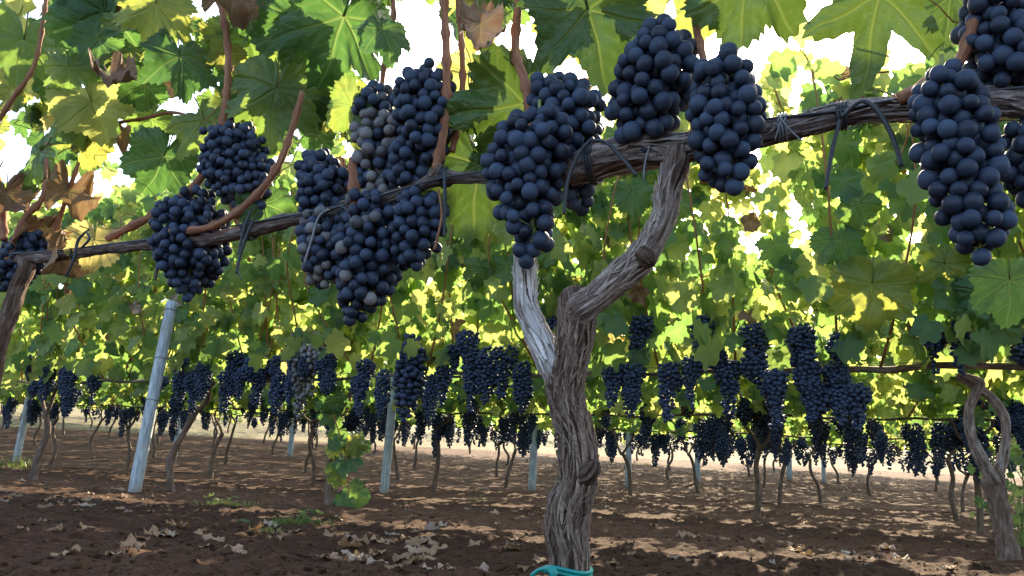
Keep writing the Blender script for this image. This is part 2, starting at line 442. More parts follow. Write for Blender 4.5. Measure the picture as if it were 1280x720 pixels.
# ------------------------------------------------------------------ berries and clusters
def ico(sub):
    import bmesh
    bm = bmesh.new(); bmesh.ops.create_icosphere(bm, subdivisions=sub, radius=1)
    V = [v.co.copy() for v in bm.verts]; Fc = [tuple(v.index for v in f.verts) for f in bm.faces]; bm.free(); return V, Fc
I3, I2, I1 = ico(4), ico(2), ico(1)
def berry_mesh(mat):
    V = []
    for v in I3[0]:
        r = .0117*(1+.015*noise.noise(v*1.5))
        w = v*r
        if v.z < -.965: w *= .985
        V.append(w)
    return mesh('berry', V, I3[1], mat)
BM = berry_mesh(M_berry); BMD = berry_mesh(M_dusty)
def fill(spine, br, mind=1.56, tries=5000, cap=290):
    # spine: [(Vector, radius)]; berries thrown into the tapering body of the cluster
    P = [s[0] for s in spine]; Rr = [s[1] for s in spine]
    seg = [max((P[i+1]-P[i]).length, 1e-4)*(Rr[i]+Rr[i+1])**2 for i in range(len(P)-1)] or [1]
    arr = np.zeros((cap+1, 3)); n = 0; out = []
    tot = sum(seg)
    for _ in range(tries):
        if n >= cap: break
        u = random.random()*tot; i = 0
        while i < len(seg)-1 and u > seg[i]: u -= seg[i]; i += 1
        t = random.random()
        c = P[i].lerp(P[i+1], t); r = max(Rr[i]*(1-t)+Rr[i+1]*t-br*.6, br*.3)
        d = rv(); d.normalize()
        q = c+d*r*(random.random()**.28)
        if n and np.min(np.sum((arr[:n]-np.array(q))**2, axis=1)) < (mind*br)**2: continue
        arr[n] = q; n += 1; out.append(q)
    return out
def fg_cluster(spine_px, off, br_px, label, dusty=0.0, stemtop=None):
    sp = []
    for (x, y, hw) in spine_px:
        p = RP(x, y, 1, off); sp.append((p, 1.12*hw*depth(p)/F))
    if len(sp) == 1: sp = [(sp[0][0]+Vector((0, 0, .01)), sp[0][1]), (sp[0][0]-Vector((0, 0, .01)), sp[0][1])]
    br = .81*br_px*depth(sp[0][0])/F
    root = link('grape_cluster', None, None, sp[0][0]+Vector((0, 0, sp[0][1])))
    tag(root, label, 'grapes', 'ripe grape clusters hanging from the near cordon')
    root.empty_display_size = .02
    pts = fill(sp, br)
    zlo = min(p.z for p in pts); org = root.location
    cen = sum((s[0] for s in sp), Vector())/len(sp)
    for p in pts:
        d = dusty
        if dusty: d = dusty*(1.6 if noise.noise(p*22) > -.05 else .15)
        me = BMD if random.random() < d else BM
        s = br/.0117*random.uniform(.78, 1.12)
        q = (p-cen); 
        link('berry', me, root, p-org, (random.uniform(-.7, .7), random.uniform(-.7, .7), random.uniform(0, 6)), (s, s, s*random.uniform(1.0, 1.08)))
    mb = MB()
    path = [org+Vector((0, .0, .008))-org]+[s[0]-org for s in sp]
    mb.tube(path, [.0028]+[.0022]*len(sp), 6, .02)
    for p in pts[::3]:
        c = min((s[0] for s in sp), key=lambda a: (a-p).length)
        mb.tube([c-org, p-org], .0011, 4, .05)
    mb.build('stem', M_stem, root)
    return root

# ------------------------------------------------------------------ the near row: cordon vines
def pxpath(lst, off=0.0, row=1):
    P = []; Rr = []
    for e in lst:
        p = RP(e[0], e[1], row, off+(e[3] if len(e) > 3 else 0)); P.append(p); Rr.append(e[2]*.5*depth(p)/F)
    return P, Rr
def bark_part(name, lst, mat, parent, off=0, seg=28, rough=.25, knob=.12, row=1, step=.006, seed=0, fibre=5, twist=2):
    mb = MB(); P, Rr = pxpath(lst, off, row)
    mb.tube(P, Rr, seg, step, rough, fibre, twist, seed, knob=knob)
    o = mb.build(name, mat, parent, parent.location); return o
main = link('grape_vine', None, None, (RP(705, 722, 1).x, RP(705, 722, 1).y, 0))
tag(main, 'thick gnarled old vine trunk in front forking below the near cordon', 'grape vine', 'vines of the near row')
base = RP(708, 722, 1)
tr = [(706, 800, 59), (707, 760, 52), (710, 722, 45), (712, 695, 45), (708, 665, 50), (712, 632, 49), (722, 600, 41), (722, 570, 45), (718, 545, 40), (710, 510, 41), (706, 480, 45), (714, 445, 41), (720, 410, 41), (720, 385, 43), (716, 368, 34), (714, 362, 23)]
bark_part('trunk', tr, M_bark, main, 0, 120, .34, .07, step=.003, seed=2, fibre=6, twist=3)
bark_part('arm', [(712, 400, 26), (728, 384, 40), (752, 368, 32), (780, 342, 34), (800, 324, 34), (815, 300, 28), (830, 268, 27), (836, 235, 28), (845, 205, 34), (846, 186, 30)], M_arm, main, -.012, 72, .34, .13, step=.004, seed=5)
bark_part('arm', [(708, 492, 26), (694, 465, 34), (680, 435, 31), (666, 405, 28), (657, 380, 27), (657, 345, 26), (656, 300, 24), (662, 255, 24), (690, 222, 24)], M_barkpale, main, -.008, 56, .22, .12, step=.004, seed=9)
bark_part('cordon', [(1330, 122, 36), (1290, 130, 36), (1240, 126, 36), (1180, 134, 32), (1120, 134, 27), (1060, 142, 27), (1010, 156, 27), (960, 166, 28), (910, 176, 28), (870, 182, 34), (840, 188, 42), (790, 192, 44), (745, 202, 44), (710, 216, 30)], M_cordon, main, 0, 64, .28, .16, step=.004, seed=12)
bark_part('cordon', [(725, 208, 28), (690, 222, 22), (650, 224, 14), (605, 223, 14), (575, 222, 15), (550, 222, 20), (525, 232, 15), (495, 244, 15), (470, 251, 14), (430, 262, 13), (370, 274, 15), (352, 277, 19), (310, 289, 17), (260, 300, 15), (240, 301, 18), (200, 304, 15), (160, 309, 12)], M_cordon, main, 0, 40, .25, .14, step=.005, seed=15)
bark_part('stub', [(716, 392, 20), (742, 378, 20), (744, 366, 8)], M_bark, main, -.02, 24, .3, .2, step=.003, seed=31)
bark_part('stub', [(722, 602, 12), (734, 592, 24), (741, 584, 20), (745, 576, 9)], M_bark, main, -.02, 36, .8, .35, step=.003, seed=33)
bark_part('stub', [(800, 316, 22), (810, 324, 26), (815, 331, 12)], M_bark, main, -.03, 24, .3, .2, step=.003, seed=34)
bark_part('stub', [(540, 222, 14), (547, 212, 16), (552, 205, 12)], M_arm, main, -.008, 20, .3, .2, step=.003, seed=36)
lv = link('grape_vine', None, None, (RP(-60, 600, 1).x, RP(-60, 600, 1).y, 0))
tag(lv, 'thin grey vine at the left edge curving up to the near cordon', 'grape vine', 'vines of the near row')
bark_part('trunk', [(-60, 690, 34), (-40, 560, 30), (-15, 480, 24), (2, 420, 20), (14, 385, 20), (24, 355, 18), (34, 335, 18), (28, 322, 14)], M_bark, lv, 0, 40, .25, .15, step=.006, seed=40)
bark_part('cordon', [(165, 309, 12), (130, 312, 11), (90, 318, 11), (50, 322, 13), (20, 323, 12), (-30, 318, 12), (-90, 330, 12)], M_cordon, lv, 0, 32, .25, .14, step=.005, seed=42)

def strips(lst, mat, parent, off, n, seed):      # loose fibrous strips of peeling bark
    random.seed(seed); P, Rr = pxpath(lst, off); pts, rr = catmull(P, Rr, .004)
    mb = MB(); N_ = len(pts)
    for _ in range(n):
        m = random.randint(5, 16); i0 = random.randrange(0, max(1, N_-m)); a = random.uniform(0, 6.28); w = random.uniform(.0008, .003); lift = random.uniform(.0, .006); tw = random.uniform(-.6, .6)
        V = []; A = []; B = []; C = []
        for j in range(m):
            i = i0+j
            if i >= N_-1: break
            t = (pts[i+1]-pts[i]).normalized(); u = t.cross(Vector((0, 1, .1))).normalized(); v = t.cross(u)
            f = j/(m-1); aa = a+tw*f; d = u*math.cos(aa)+v*math.sin(aa); sdv = t.cross(d)
            R0 = rr[i]*1.06+.0006+lift*max(0, f-.5)**2*4; ww = w*math.sin(math.pi*(.12+.8*f))
            V += [pts[i]+d*R0-sdv*ww, pts[i]+d*(R0+.0011), pts[i]+d*R0+sdv*ww]; A += [aa/6.28]*3; B += [i*.004+j*.001]*3; C += [.8]*3
        k = len(V)//3
        mb.add(V, [q for j in range(k-1) for q in ((j*3, j*3+1, j*3+4, j*3+3), (j*3+1, j*3+2, j*3+5, j*3+4))], A, B, C)
    o = mb.build('peeling_bark', mat, parent, parent.location); o['kind'] = 'stuff'
strips(tr[2:], M_bark, main, 0, 420, 77)
strips([(740, 376, 32), (780, 342, 34), (800, 324, 34), (815, 300, 28), (830, 268, 27), (836, 235, 28), (845, 205, 34)], M_arm, main, -.012, 160, 78)
strips([(1290, 130, 36), (1180, 134, 32), (1060, 142, 27), (960, 166, 28), (870, 182, 34), (790, 192, 44), (710, 216, 30)], M_cordon, main, 0, 240, 79)
strips([(694, 465, 34), (680, 435, 31), (666, 405, 28), (657, 380, 27), (657, 345, 26), (656, 300, 24)], M_barkpale, main, -.008, 90, 80)
random.seed(19)
def cane(parent, lst, off=-.01, mat=M_cane, seed=0):
    # swollen nodes along the cane
    P, Rr = pxpath(lst, off); pts, rr = catmull(P, Rr, .012)
    for i in range(len(rr)):
        rr[i] *= 1+(.42 if i % 5 == 3 else 0)+.05*math.sin(i*2.1)
    mb = MB(); mb.tube(pts, rr, 14, .02, .10, 4, 0, seed)
    return mb.build('cane', mat, parent, parent.location)
cane(main, [(135, 298, 9), (200, 264, 10), (245, 230, 10), (272, 180, 9), (284, 110, 9), (284, 50, 8), (270, -20, 8)], .02)
cane(main, [(205, 291, 9), (262, 284, 9), (310, 254, 9), (345, 212, 9), (364, 165, 8), (378, 115, 7)], -.03)
cane(main, [(545, 212, 12), (556, 150, 11), (558, 70, 10), (553, -30, 9)], -.012)
cane(main, [(565, 190, 8), (576, 130, 8), (578, 75, 7), (570, -30, 7)], .03)
cane(main, [(670, 215, 13), (658, 110, 12), (644, 60, 11), (652, -30, 10)], .01)
cane(main, [(443, 258, 11), (442, 225, 12), (441, 198, 10)], -.02)
cane(main, [(1122, 124, 16), (1160, 105, 15), (1198, 78, 14), (1213, 40, 14), (1226, -20, 12)], -.03)
cane(main, [(866, 175, 12), (880, 90, 10), (872, 45, 10), (862, -30, 9)], -.0)
cane(main, [(470, 246, 7), (478, 100, 6), (492, 20, 6), (485, -30, 6)], .05)
cane(main, [(300, 285, 6), (240, 150, 4), (170, 150, 4), (120, 160, 3)], .08)
cane(lv, [(10, 325, 9), (30, 275, 8), (55, 243, 7), (60, 180, 6)], -.01)
cane(lv, [(5, 300, 8), (2, 250, 9), (-10, 200, 9)], -.03)
cane(lv, [(-15, 170, 6), (15, 125, 6), (45, 75, 5), (60, -20, 5)], -.02)
cane(lv, [(60, 318, 6), (100, 200, 5), (140, 120, 5), (150, -20, 5)], .05)

# key leaves: centre px, tip px, radius px, offset, mesh set, parent; tilt = how far the blade leans back
mainloc = main.location
def key(cx, cy, tx, ty, r, off, me, tilt=(0, 0), parent=None):
    parent = parent or main
    P = RP(cx, cy, 1, off); T = RP(tx, ty, 1, off); tip = (T-P)
    nrm = (CP-P).normalized()+RM @ Vector((tilt[0], tilt[1], 0))
    put_leaf(me, parent, P, r*depth(P)/F, tip, nrm, org=parent.location)
K = [
 # big right-hand leaves against the sky
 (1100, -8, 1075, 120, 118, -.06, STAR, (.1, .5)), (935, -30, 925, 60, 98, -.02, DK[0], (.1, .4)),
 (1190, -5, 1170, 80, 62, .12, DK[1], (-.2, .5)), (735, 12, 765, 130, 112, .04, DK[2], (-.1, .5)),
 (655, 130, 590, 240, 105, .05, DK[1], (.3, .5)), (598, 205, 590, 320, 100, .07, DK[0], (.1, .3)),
 (600, 92, 605, 150, 62, .10, LFY[0], (.2, -.2)), (800, -10, 790, 60, 60, .08, LFY[1], (.3, .2)),
 (430, 20, 400, 120, 95, .03, LF[6], (.3, .3)), (345, 110, 330, 180, 74, .03, LF[2], (-.2, .2)),
 (478, 35, 500, 80, 46, -.05, LF[3], (.3, .5)), (440, 130, 420, 150, 46, -.01, LF[0], (.2, .8)),
 (130, 15, 120, 95, 76, .02, LF[5], (0, .1)), (30, 50, 20, 110, 62, -.02, LF[1], (.3, .2)),
 (115, 128, 135, 190, 62, -.02, LFY[2], (-.2, .3)), (50, 190, 20, 205, 66, -.01, LF[6], (0, .6)),
 (195, 5, 190, 50, 58, -.03, LF[2], (0, .4)), (225, 70, 235, 130, 58, .04, LF[4], (.4, .3)),
 (205, 195, 180, 250, 56, .03, LF[3], (.3, .3)), (330, 255, 348, 320, 44, .03, LF[5], (.1, .2)),
 (290, -10, 285, 55, 60, -.02, LFR[0], (.1, .3)), (75, 320, 70, 365, 44, .02, LFR[1], (.7, .1)),
 (118, 300, 112, 350, 40, .03, LFY[0], (.5, .1)), (8, 240, 8, 290, 46, -.04, LFR[2], (.8, .1)),
 (140, 100, 155, 122, 46, -.05, LFD[0], (.1, .9)), (600, 30, 605, 80, 56, -.04, LFD[1], (.1, .6)),
 (85, 240, 90, 280, 50, .04, LFR[0], (.3, .4)), (60, 285, 40, 310, 44, .06, LFR[1], (.4, .4)),
 (375, 30, 365, 100, 70, .1, LF[0], (.4, .2)), (500, 150, 540, 220, 60, .1, LF[3], (.1, .3)),
 (430, 220, 425, 250, 40, .06, LFD[2], (.1, .3)), (635, 80, 640, 150, 46, .12, LFY[1], (.4, .1)),
 (255, 150, 268, 200, 60, .06, LF[6], (-.3, .3)), (500, 320, 500, 375, 42, .09, LF[1], (.2, .2)),
 (1262, 350, 1265, 420, 56, .15, LF[3], (.2, .3)), (880, 10, 850, 30, 45, .2, LF[4], (.2, .3)),
 (490, 130, 512, 150, 30, .12, LFY[0], (.3, .1)), (720, 30, 700, 60, 60, .16, LF[6], (.1, .3)),
 (20, 20, 0, 30, 50, .05, LFY[1], (.1, .4)), (160, 60, 180, 90, 50, .07, LF[2], (.4, .3)),
]
for a in K: key(*a, parent=main if a[0] > 150 else lv)
# the rest of the near canopy: leaves on the shoots above the cordon
def open_sky(x, y, r):                       # where the near canopy has no leaves
    if x > 1240 and 0 < y: return True
    if x > 650-r*.5 and y > -70: return True
    if x > 470-r and y > 60: return True
    if y > 225-.10*x: return True
    for (a, b, q) in ((235, 80, 22), (165, 60, 14), (180, 228, 24), (250, 250, 12), (105, 238, 10), (430, 10, 16), (345, 240, 26), (235, 140, 8), (490, 40, 16), (520, 20, 14)):
        if math.hypot(x-a, y-b) < q+r*.55: return True
    return False
cnt = {main.name: len(K), lv.name: 12}
def canopy_near(n, xr, yr, par):
    c = 0; t = 0
    while c < n and t < n*40:
        t += 1
        px = random.uniform(*xr); py = random.uniform(*yr); off = random.uniform(-.06, .42) if xr[1] < 200 else random.uniform(.035, .45)
        P = RP(px, py, 1, off); s = random.uniform(.055, .085); rp = s*F/depth(P)
        if P.z < .55 or P.z > 1.9: continue
        if open_sky(px, py+rp*.5, rp*.62): continue
        if off < .05 and random.random() < .55 : continue
        n_ = Vector((random.gauss(0, .6), -1 if random.random() < .55 else 1, random.uniform(.1, 1.0)))
        tip = Vector((random.gauss(0, .5), random.gauss(0, .35), -1))
        u = random.random()
        me = random.choice(LF) if u < .80 else random.choice(LFY) if u < .92 else random.choice(LFR) if u < .96 else random.choice(LFD)
        put_leaf(me, par, P, s, tip, n_, org=par.location); c += 1
canopy_near(135, (-140, 150), (-200, 230), lv)
canopy_near(215, (150, 660), (-220, 200), main)
# canopy of the same vine above the frame on the right: it shades the clusters
for i in range(300):
    x = random.uniform(-.5, 1.7); y = 1.31-SL*x+random.uniform(-.25, .35); z = random.uniform(.95, 1.6)
    P = Vector((x, y, z)); q = proj(P)
    if q[1] > -75: continue
    put_leaf(random.choice(LF), main, P, random.uniform(.055, .085), Vector((random.gauss(0, .5), random.gauss(0, .4), -1)), Vector((random.gauss(0, .6), -1, .8)), org=main.location)

def tendrils(parent, n, xr, yr):
    for i in range(n):
        x, y = random.uniform(*xr), random.uniform(*yr); off = random.uniform(0, .12); p = RP(x, y, 1, off)
        P = [p]; d = Vector((random.gauss(0, 1), 0, random.gauss(.2, .8))).normalized()
        for k in range(5):
            d = (d+Vector((random.gauss(0, .5), random.gauss(0, .3), random.gauss(-.05, .5)))).normalized(); P.append(P[-1]+d*.03)
        m = MB(); m.tube(P, [.0016, .0015, .0013, .0012, .001, .0007], 5, .01)
        m.build('tendril', random.choice([M_cane, M_stem, M_canebg]), parent, parent.location)
tendrils(lv, 14, (0, 150), (60, 280)); tendrils(main, 22, (150, 640), (30, 250)); tendrils(main, 6, (1000, 1240), (40, 130))
C = [
 ([(290, 185, 38), (296, 212, 42), (318, 240, 24), (324, 262, 12)], .03, 7.2, 'grape cluster high on the left behind the upper bend of two brown canes'),
 ([(238, 275, 42), (238, 300, 46), (240, 325, 38), (235, 350, 22), (232, 368, 10)], .03, 7.6, 'rounded grape cluster crossed by the cordon above the leaning pale post'),
 ([(398, 212, 26), (408, 236, 34), (405, 252, 30)], .03, 8.6, 'short grape cluster just above the cordon, left of the dusty one'),
 ([(470, 128, 26), (475, 165, 32), (478, 205, 34), (482, 245, 30)], .03, 9.6, 'tall grape cluster with grey dusty berries above the cordon', .5),
 ([(532, 112, 34), (534, 150, 38), (524, 190, 32), (508, 220, 22)], -.0, 9.8, 'full grape cluster behind the upright cane, right of the dusty one'),
 ([(405, 290, 32), (410, 318, 32), (402, 342, 20)], .01, 9.2, 'small grape cluster with grey lower berries under the black tie', .4),
 ([(470, 280, 46), (462, 325, 44), (452, 365, 30), (442, 392, 16)], .02, 9.4, 'long tapering grape cluster hanging lowest on the left half of the cordon', .14),
 ([(528, 265, 34), (520, 295, 32), (510, 318, 22)], .01, 9.6, 'compact grape cluster under the cordon beside the hanging grey tie'),
 ([(690, 122, 34), (718, 140, 36), (710, 170, 40)], .02, 11.4, 'broad grape cluster topping the cordon below the big upper leaf'),
 ([(672, 178, 46), (655, 205, 50), (655, 245, 40), (668, 285, 28), (658, 322, 14)], -.06, 12, 'long pointed grape cluster hanging in front of the pale vine arm'),
 ([(728, 215, 24), (725, 248, 18)], .05, 11, 'small dark grape cluster hanging under the thick cordon beside the black tie'),
 ([(830, 68, 42), (820, 100, 50), (808, 135, 44), (798, 168, 28)], -.02, 13, 'large grape cluster above the fork of the right vine arm'),
 ([(902, 102, 40), (908, 140, 44), (905, 178, 40), (906, 205, 32), (912, 230, 14)], -.08, 13.2, 'dense grape cluster hanging in front of the cordon right of the fork'),
 ([(1180, 112, 36), (1192, 150, 46), (1200, 195, 46), (1208, 235, 40), (1222, 280, 36), (1226, 310, 20)], -.08, 14, 'longest grape cluster, hanging over the cordon near the right edge'),
 ([(1240, 22, 40), (1256, 62, 46), (1262, 85, 42)], .0, 13.5, 'grape cluster in the upper right corner above the cordon'),
 ([(1290, 175, 32), (1292, 220, 34)], .0, 13.5, 'grape cluster cut by the right edge below the cordon'),
 ([(42, 308, 20), (22, 328, 26), (14, 350, 18)], .03, 6.6, 'small grape cluster on the left edge behind the curved thin vine'),
]
for c in C: fg_cluster(c[0], c[1], c[2], c[3], c[4] if len(c) > 4 else 0)
# the tiny unripe berries at the left shoulder of the long cluster
# ------------------------------------------------------------------ wires and ties
mb = MB(); P, Rr = pxpath([(1400, 92, 4), (1290, 108, 4), (1130, 122, 4), (1050, 138, 4), (950, 150, 3.5), (860, 166, 3.5), (760, 182, 3.2), (700, 198, 3), (605, 214, 3), (545, 224, 3), (480, 243, 3), (430, 256, 2.6), (370, 268, 2.6), (300, 281, 2.6), (200, 297, 2.6), (130, 306, 2.4), (60, 314, 2.2), (-80, 322, 2)], -.022)
o = mb.tube(P, Rr, 6, .03); o = mb.build('trellis_wire', M_wire, None, P[0]); tag(o, 'thin dark wire strung along the near cordon', 'wire')
def tie(lists, label, mat=M_tie, off=-.035, ring=None, cat='plant tie'):
    mb = MB(); first = RP(lists[0][0][0], lists[0][0][1], 1, off)
    for l in lists:
        P, Rr = pxpath(l, off); mb.tube(P, [q*.78 for q in Rr], 6, .006, .15, 3, 40, 1)
    if ring:
        x, y, r = ring; c = RP(x, y, 1, 0); rw = r*depth(c)/F; ax = Vector((1, -SL, 0)).normalized(); o1 = ax.cross(Vector((0, 0, 1))).normalized()
        for dx in (-.004, .001, .006):
            pts = [c+ax*(dx+.002*math.sin(k))+(o1*math.cos(k*math.pi/8)+Vector((0, 0, 1))*math.sin(k*math.pi/8))*rw for k in range(17)]
            mb.tube(pts, .0021, 6, .01)
    tag(mb.build('tie', mat, None, first), label, cat, 'ties holding the cordon')
tie([[(112, 286, 3), (98, 300, 5), (92, 325, 5), (82, 346, 4)], [(108, 290, 3), (112, 298, 4), (102, 310, 4)]], 'twisted black tie on the thin cordon near the left edge', ring=(95, 317, 9))
tie([[(203, 286, 5), (201, 305, 5), (196, 335, 5), (195, 350, 4)]], 'short straight black tie left of the rounded cluster', ring=(203, 304, 11))
tie([[(318, 272, 4), (308, 296, 6), (300, 320, 6), (296, 342, 5)], [(314, 262, 5), (304, 290, 5), (298, 318, 4)], [(296, 335, 3), (302, 350, 2)]], 'knotted black tie with two strands hanging below the cordon', ring=(312, 288, 12))
tie([[(410, 262, 4), (398, 272, 4), (390, 298, 4), (380, 330, 4)]], 'dull grey tie dangling over the grapes left of its black twin', M_tiegrey, -.05)
tie([[(405, 266, 4), (425, 258, 5), (436, 266, 5), (439, 285, 5), (439, 305, 5)]], 'curved black tie arching over the cordon above dusty grapes', off=-.05, ring=(430, 262, 10))
tie([[(556, 214, 7), (556, 250, 6), (555, 296, 5)]], 'dark grey flat tie hanging straight beside the upright cane', ring=(556, 222, 12), off=-.04)
tie([[(548, 236, 4), (552, 270, 4), (543, 312, 5)]], 'thin brown dead stalk hanging beside the flat grey tie', M_cane, off=-.045, cat='stalk')
tie([[(742, 172, 6), (725, 190, 6), (710, 225, 6), (705, 268, 5)], [(740, 176, 6), (758, 178, 6), (778, 198, 7), (796, 220, 6)]], 'black tie knotted on the thick cordon with two splayed tails', ring=(742, 203, 27), off=-.09)
tie([[(1052, 146, 6), (1075, 127, 7), (1095, 136, 8), (1115, 170, 8), (1127, 208, 7)], [(1050, 150, 6), (1040, 190, 7), (1032, 236, 6)]], 'heavy black tie looped over the cordon below the star shaped leaf', ring=(1052, 145, 17), off=-.05)
tie([[(812, 182, 3.5), (806, 205, 3), (804, 226, 3)]], 'thin white string hanging beside the right arm of the fork', M_tiegrey, off=-.03, cat='string')
tie([[(974, 146, 3), (985, 160, 3), (1002, 176, 2.5)], [(976, 150, 2), (968, 176, 2)]], 'thin pale wire end wound on the cordon between fork and heavy tie', M_tiegrey, off=-.04, ring=(978, 160, 17))
# teal twine round the foot of the trunk
c0 = RP(710, 716, 1); rw = 26*depth(c0)/F
mb = MB()
for dz, sc in ((0, 1.04), (.006, 1.06)):
    pts = [c0+Vector((math.cos(a)*rw*sc*1.05, math.sin(a)*rw*sc, dz+.003*math.sin(a*2))) for a in [2*math.pi*k/28 for k in range(29)]]
    mb.tube(pts, .0032, 8, .01)
P, Rr = pxpath([(664, 720, 5), (675, 712, 5), (690, 712, 6), (694, 716, 7)], -.07); mb.tube(P, Rr, 8, .004)
P, Rr = pxpath([(686, 710, 9), (692, 716, 12), (690, 724, 8)], -.075); mb.tube(P, Rr, 10, .004)
tag(mb.build('twine', M_teal, None, c0), 'teal plastic twine tied around the foot of the central trunk', 'twine')

# ------------------------------------------------------------------ posts
def post(px, row, h, w, label, lean=0.0, off=0):
    ROWS['p'] = ROWS[row]+off; row = 'p'
    d = None
    # base: where the line of sight down the row plane meets the ground
    x = None
    lo, hi = -14, 10
    # find x on the row whose base projects to px
    for _ in range(40):
        m = (lo+hi)/2; q = proj(rowpt(row, m))[0]
        if q < px: lo = m
        else: hi = m
    b = rowpt(row, lo)
    mb = MB(); mb.tube([b+Vector((0, 0, -.05)), b+Vector((lean*h*.5, 0, h*.5)), b+Vector((lean*h, 0, h))], [w/2, w/2*.97, w/2*.94], 14, .06, .04, 2, 0, px)
    o = mb.build('post', M_post, None, b, smooth=True); tag(o, label, 'post', 'pale trellis posts')
    if w < .08:
        for zz in (.5, .72, .98):
            m2 = MB(); c = Vector((lean*zz*h, 0, zz*h-.03)); rr_ = w*.52
            m2.tube([c+Vector((math.cos(a)*rr_, math.sin(a)*rr_, .004*math.sin(3*a))) for a in [k*math.pi/7 for k in range(15)]]+[c+Vector((rr_*1.7, -.02, -.02))], .0017, 5, .03)
            m2.build('wire_clip', M_wire, o, None)
    return b
post(167, 2, 1.13, .070, 'tall pale leaning post standing nearest on the left', .05, -.42)
post(480, 3, 1.0, .078, 'pale leaning post between the leafy sucker and the central trunk', .01, -.2)
post(665, 4, 1.1, .088, 'pale upright post just left of the central trunk')
post(785, 5, 1.1, .085, 'first thin pale post right of the central trunk')
post(872, 6, 1.15, .09, 'second thin pale post right of the central trunk')
post(987, 7, 1.2, .10, 'third thin pale post right of the central trunk, farthest on that side')
post(20, 3, 1.0, .085, 'pale leaning post closest to the left edge', .02)
post(217, 4, 1.1, .085, 'small pale post just right of the nearest leaning post')
post(362, 5, 1.15, .09, 'small distant pale post left of the leafy sucker')
post(1030, 7, 1.2, .07, 'slim distant post right of the third thin post')

# ------------------------------------------------------------------ vines behind
def joined_foliage(n, L, H, seed, dens_small=True):
    random.seed(seed)
    V = []; Fc = []; ve = []; ra = []; rn = []
    src = []
    for me in LS:
        src.append(([v.co.copy() for v in me.vertices], [tuple(p.vertices) for p in me.polygons], [a.value for a in me.attributes['vein'].data], [a.value for a in me.attributes['rad'].data]))
    ax = Vector((1, -SL, 0)).normalized()
    for i in range(n):
        s = random.uniform(.05, .09)
        h = random.random()**.85*H-.03
        P = ax*random.gauss(0, L*.32)+Vector((SL, 1, 0)).normalized()*random.gauss(0, .16)+Vector((0, 0, h+.05))
        Rm = leafrot(Vector((random.gauss(0, .5), random.gauss(0, .4), -1)), Vector((random.gauss(0, .7), random.choice((-1, 1)), random.uniform(0, 1.2))))
        v, f, a, b = random.choice(src); o = len(V)
        V += [P+Rm @ (q*s) for q in v]; Fc += [tuple(k+o for k in g) for g in f]; ve += a; ra += b; rn += [random.random()]*len(v)
    return mesh('foliage', V, Fc, M_leafbg, True, {'vein': ve, 'rad': ra, 'rnd': rn})
FOL = [joined_foliage(760, 1.4, 1.12, 200+i) for i in range(4)]; FOL2 = [joined_foliage(600, 1.4, 1.12, 220+i) for i in range(4)]
random.seed(11)
def trunk_mb(b, H, r, seed, fork=True, lean=0, bend=.05):
    ax = Vector((1, -SL, 0)).normalized()
    mb = MB()
    f = H*random.uniform(.62, .8)
    p = [b+Vector((0, 0, -.03)), b+Vector((random.uniform(-bend, bend), 0, f*.35)), b+Vector((lean*.6+random.uniform(-bend, bend), 0, f*.7)), b+Vector((lean, 0, f))]
    mb.tube(p, [r*1.25, r*1.0, r*.9, r*.95], 14, .03, .22, 4, 2, seed, knob=.25)
    for s in random.choice([(-1, 1), (-1, 1), (1,), (-1,)]) if r < .03 else (-1, 1):
        t = p[-1]
        mb.tube([t-Vector((0, 0, .03)), t+ax*s*random.uniform(.02, .07)+Vector((random.gauss(0, .02), 0, .05)), t+ax*s*random.uniform(.04, .13)+Vector((random.gauss(0, .02), 0, (H-f)*.7)), b+Vector((lean, 0, 0))+ax*s*.12+Vector((0, 0, H))], [r*.8, r*.62, r*.55, r*.5], 10, .03, .2, 4, 2, seed+s, knob=.2)
    return mb
def cordon_mb(b, H, half, r, seed, lean=0, roughp=.2):
    ax = Vector((1, -SL, 0)).normalized(); mb = MB(); n = 9; r *= .8
    pts = []
    for i in range(n):
        t = -half+2*half*i/(n-1); q = b+ax*t; y = ROWS_AT(q)
        pts.append(Vector((q.x, q.y, gz(q.x, q.y)+H+random.uniform(-.012, .012))))
    mb.tube(pts, [r*.75]+[r]*(n-2)+[r*.75], 10, .03, roughp, 4, 2, seed, knob=.3); return mb, pts
def xat(row, px):
    lo, hi = -14, 10
    for _ in range(40):
        m = (lo+hi)/2
        if proj(rowpt(row, m))[0] < px: lo = m
        else: hi = m
    return lo
def ROWS_AT(q): return 0
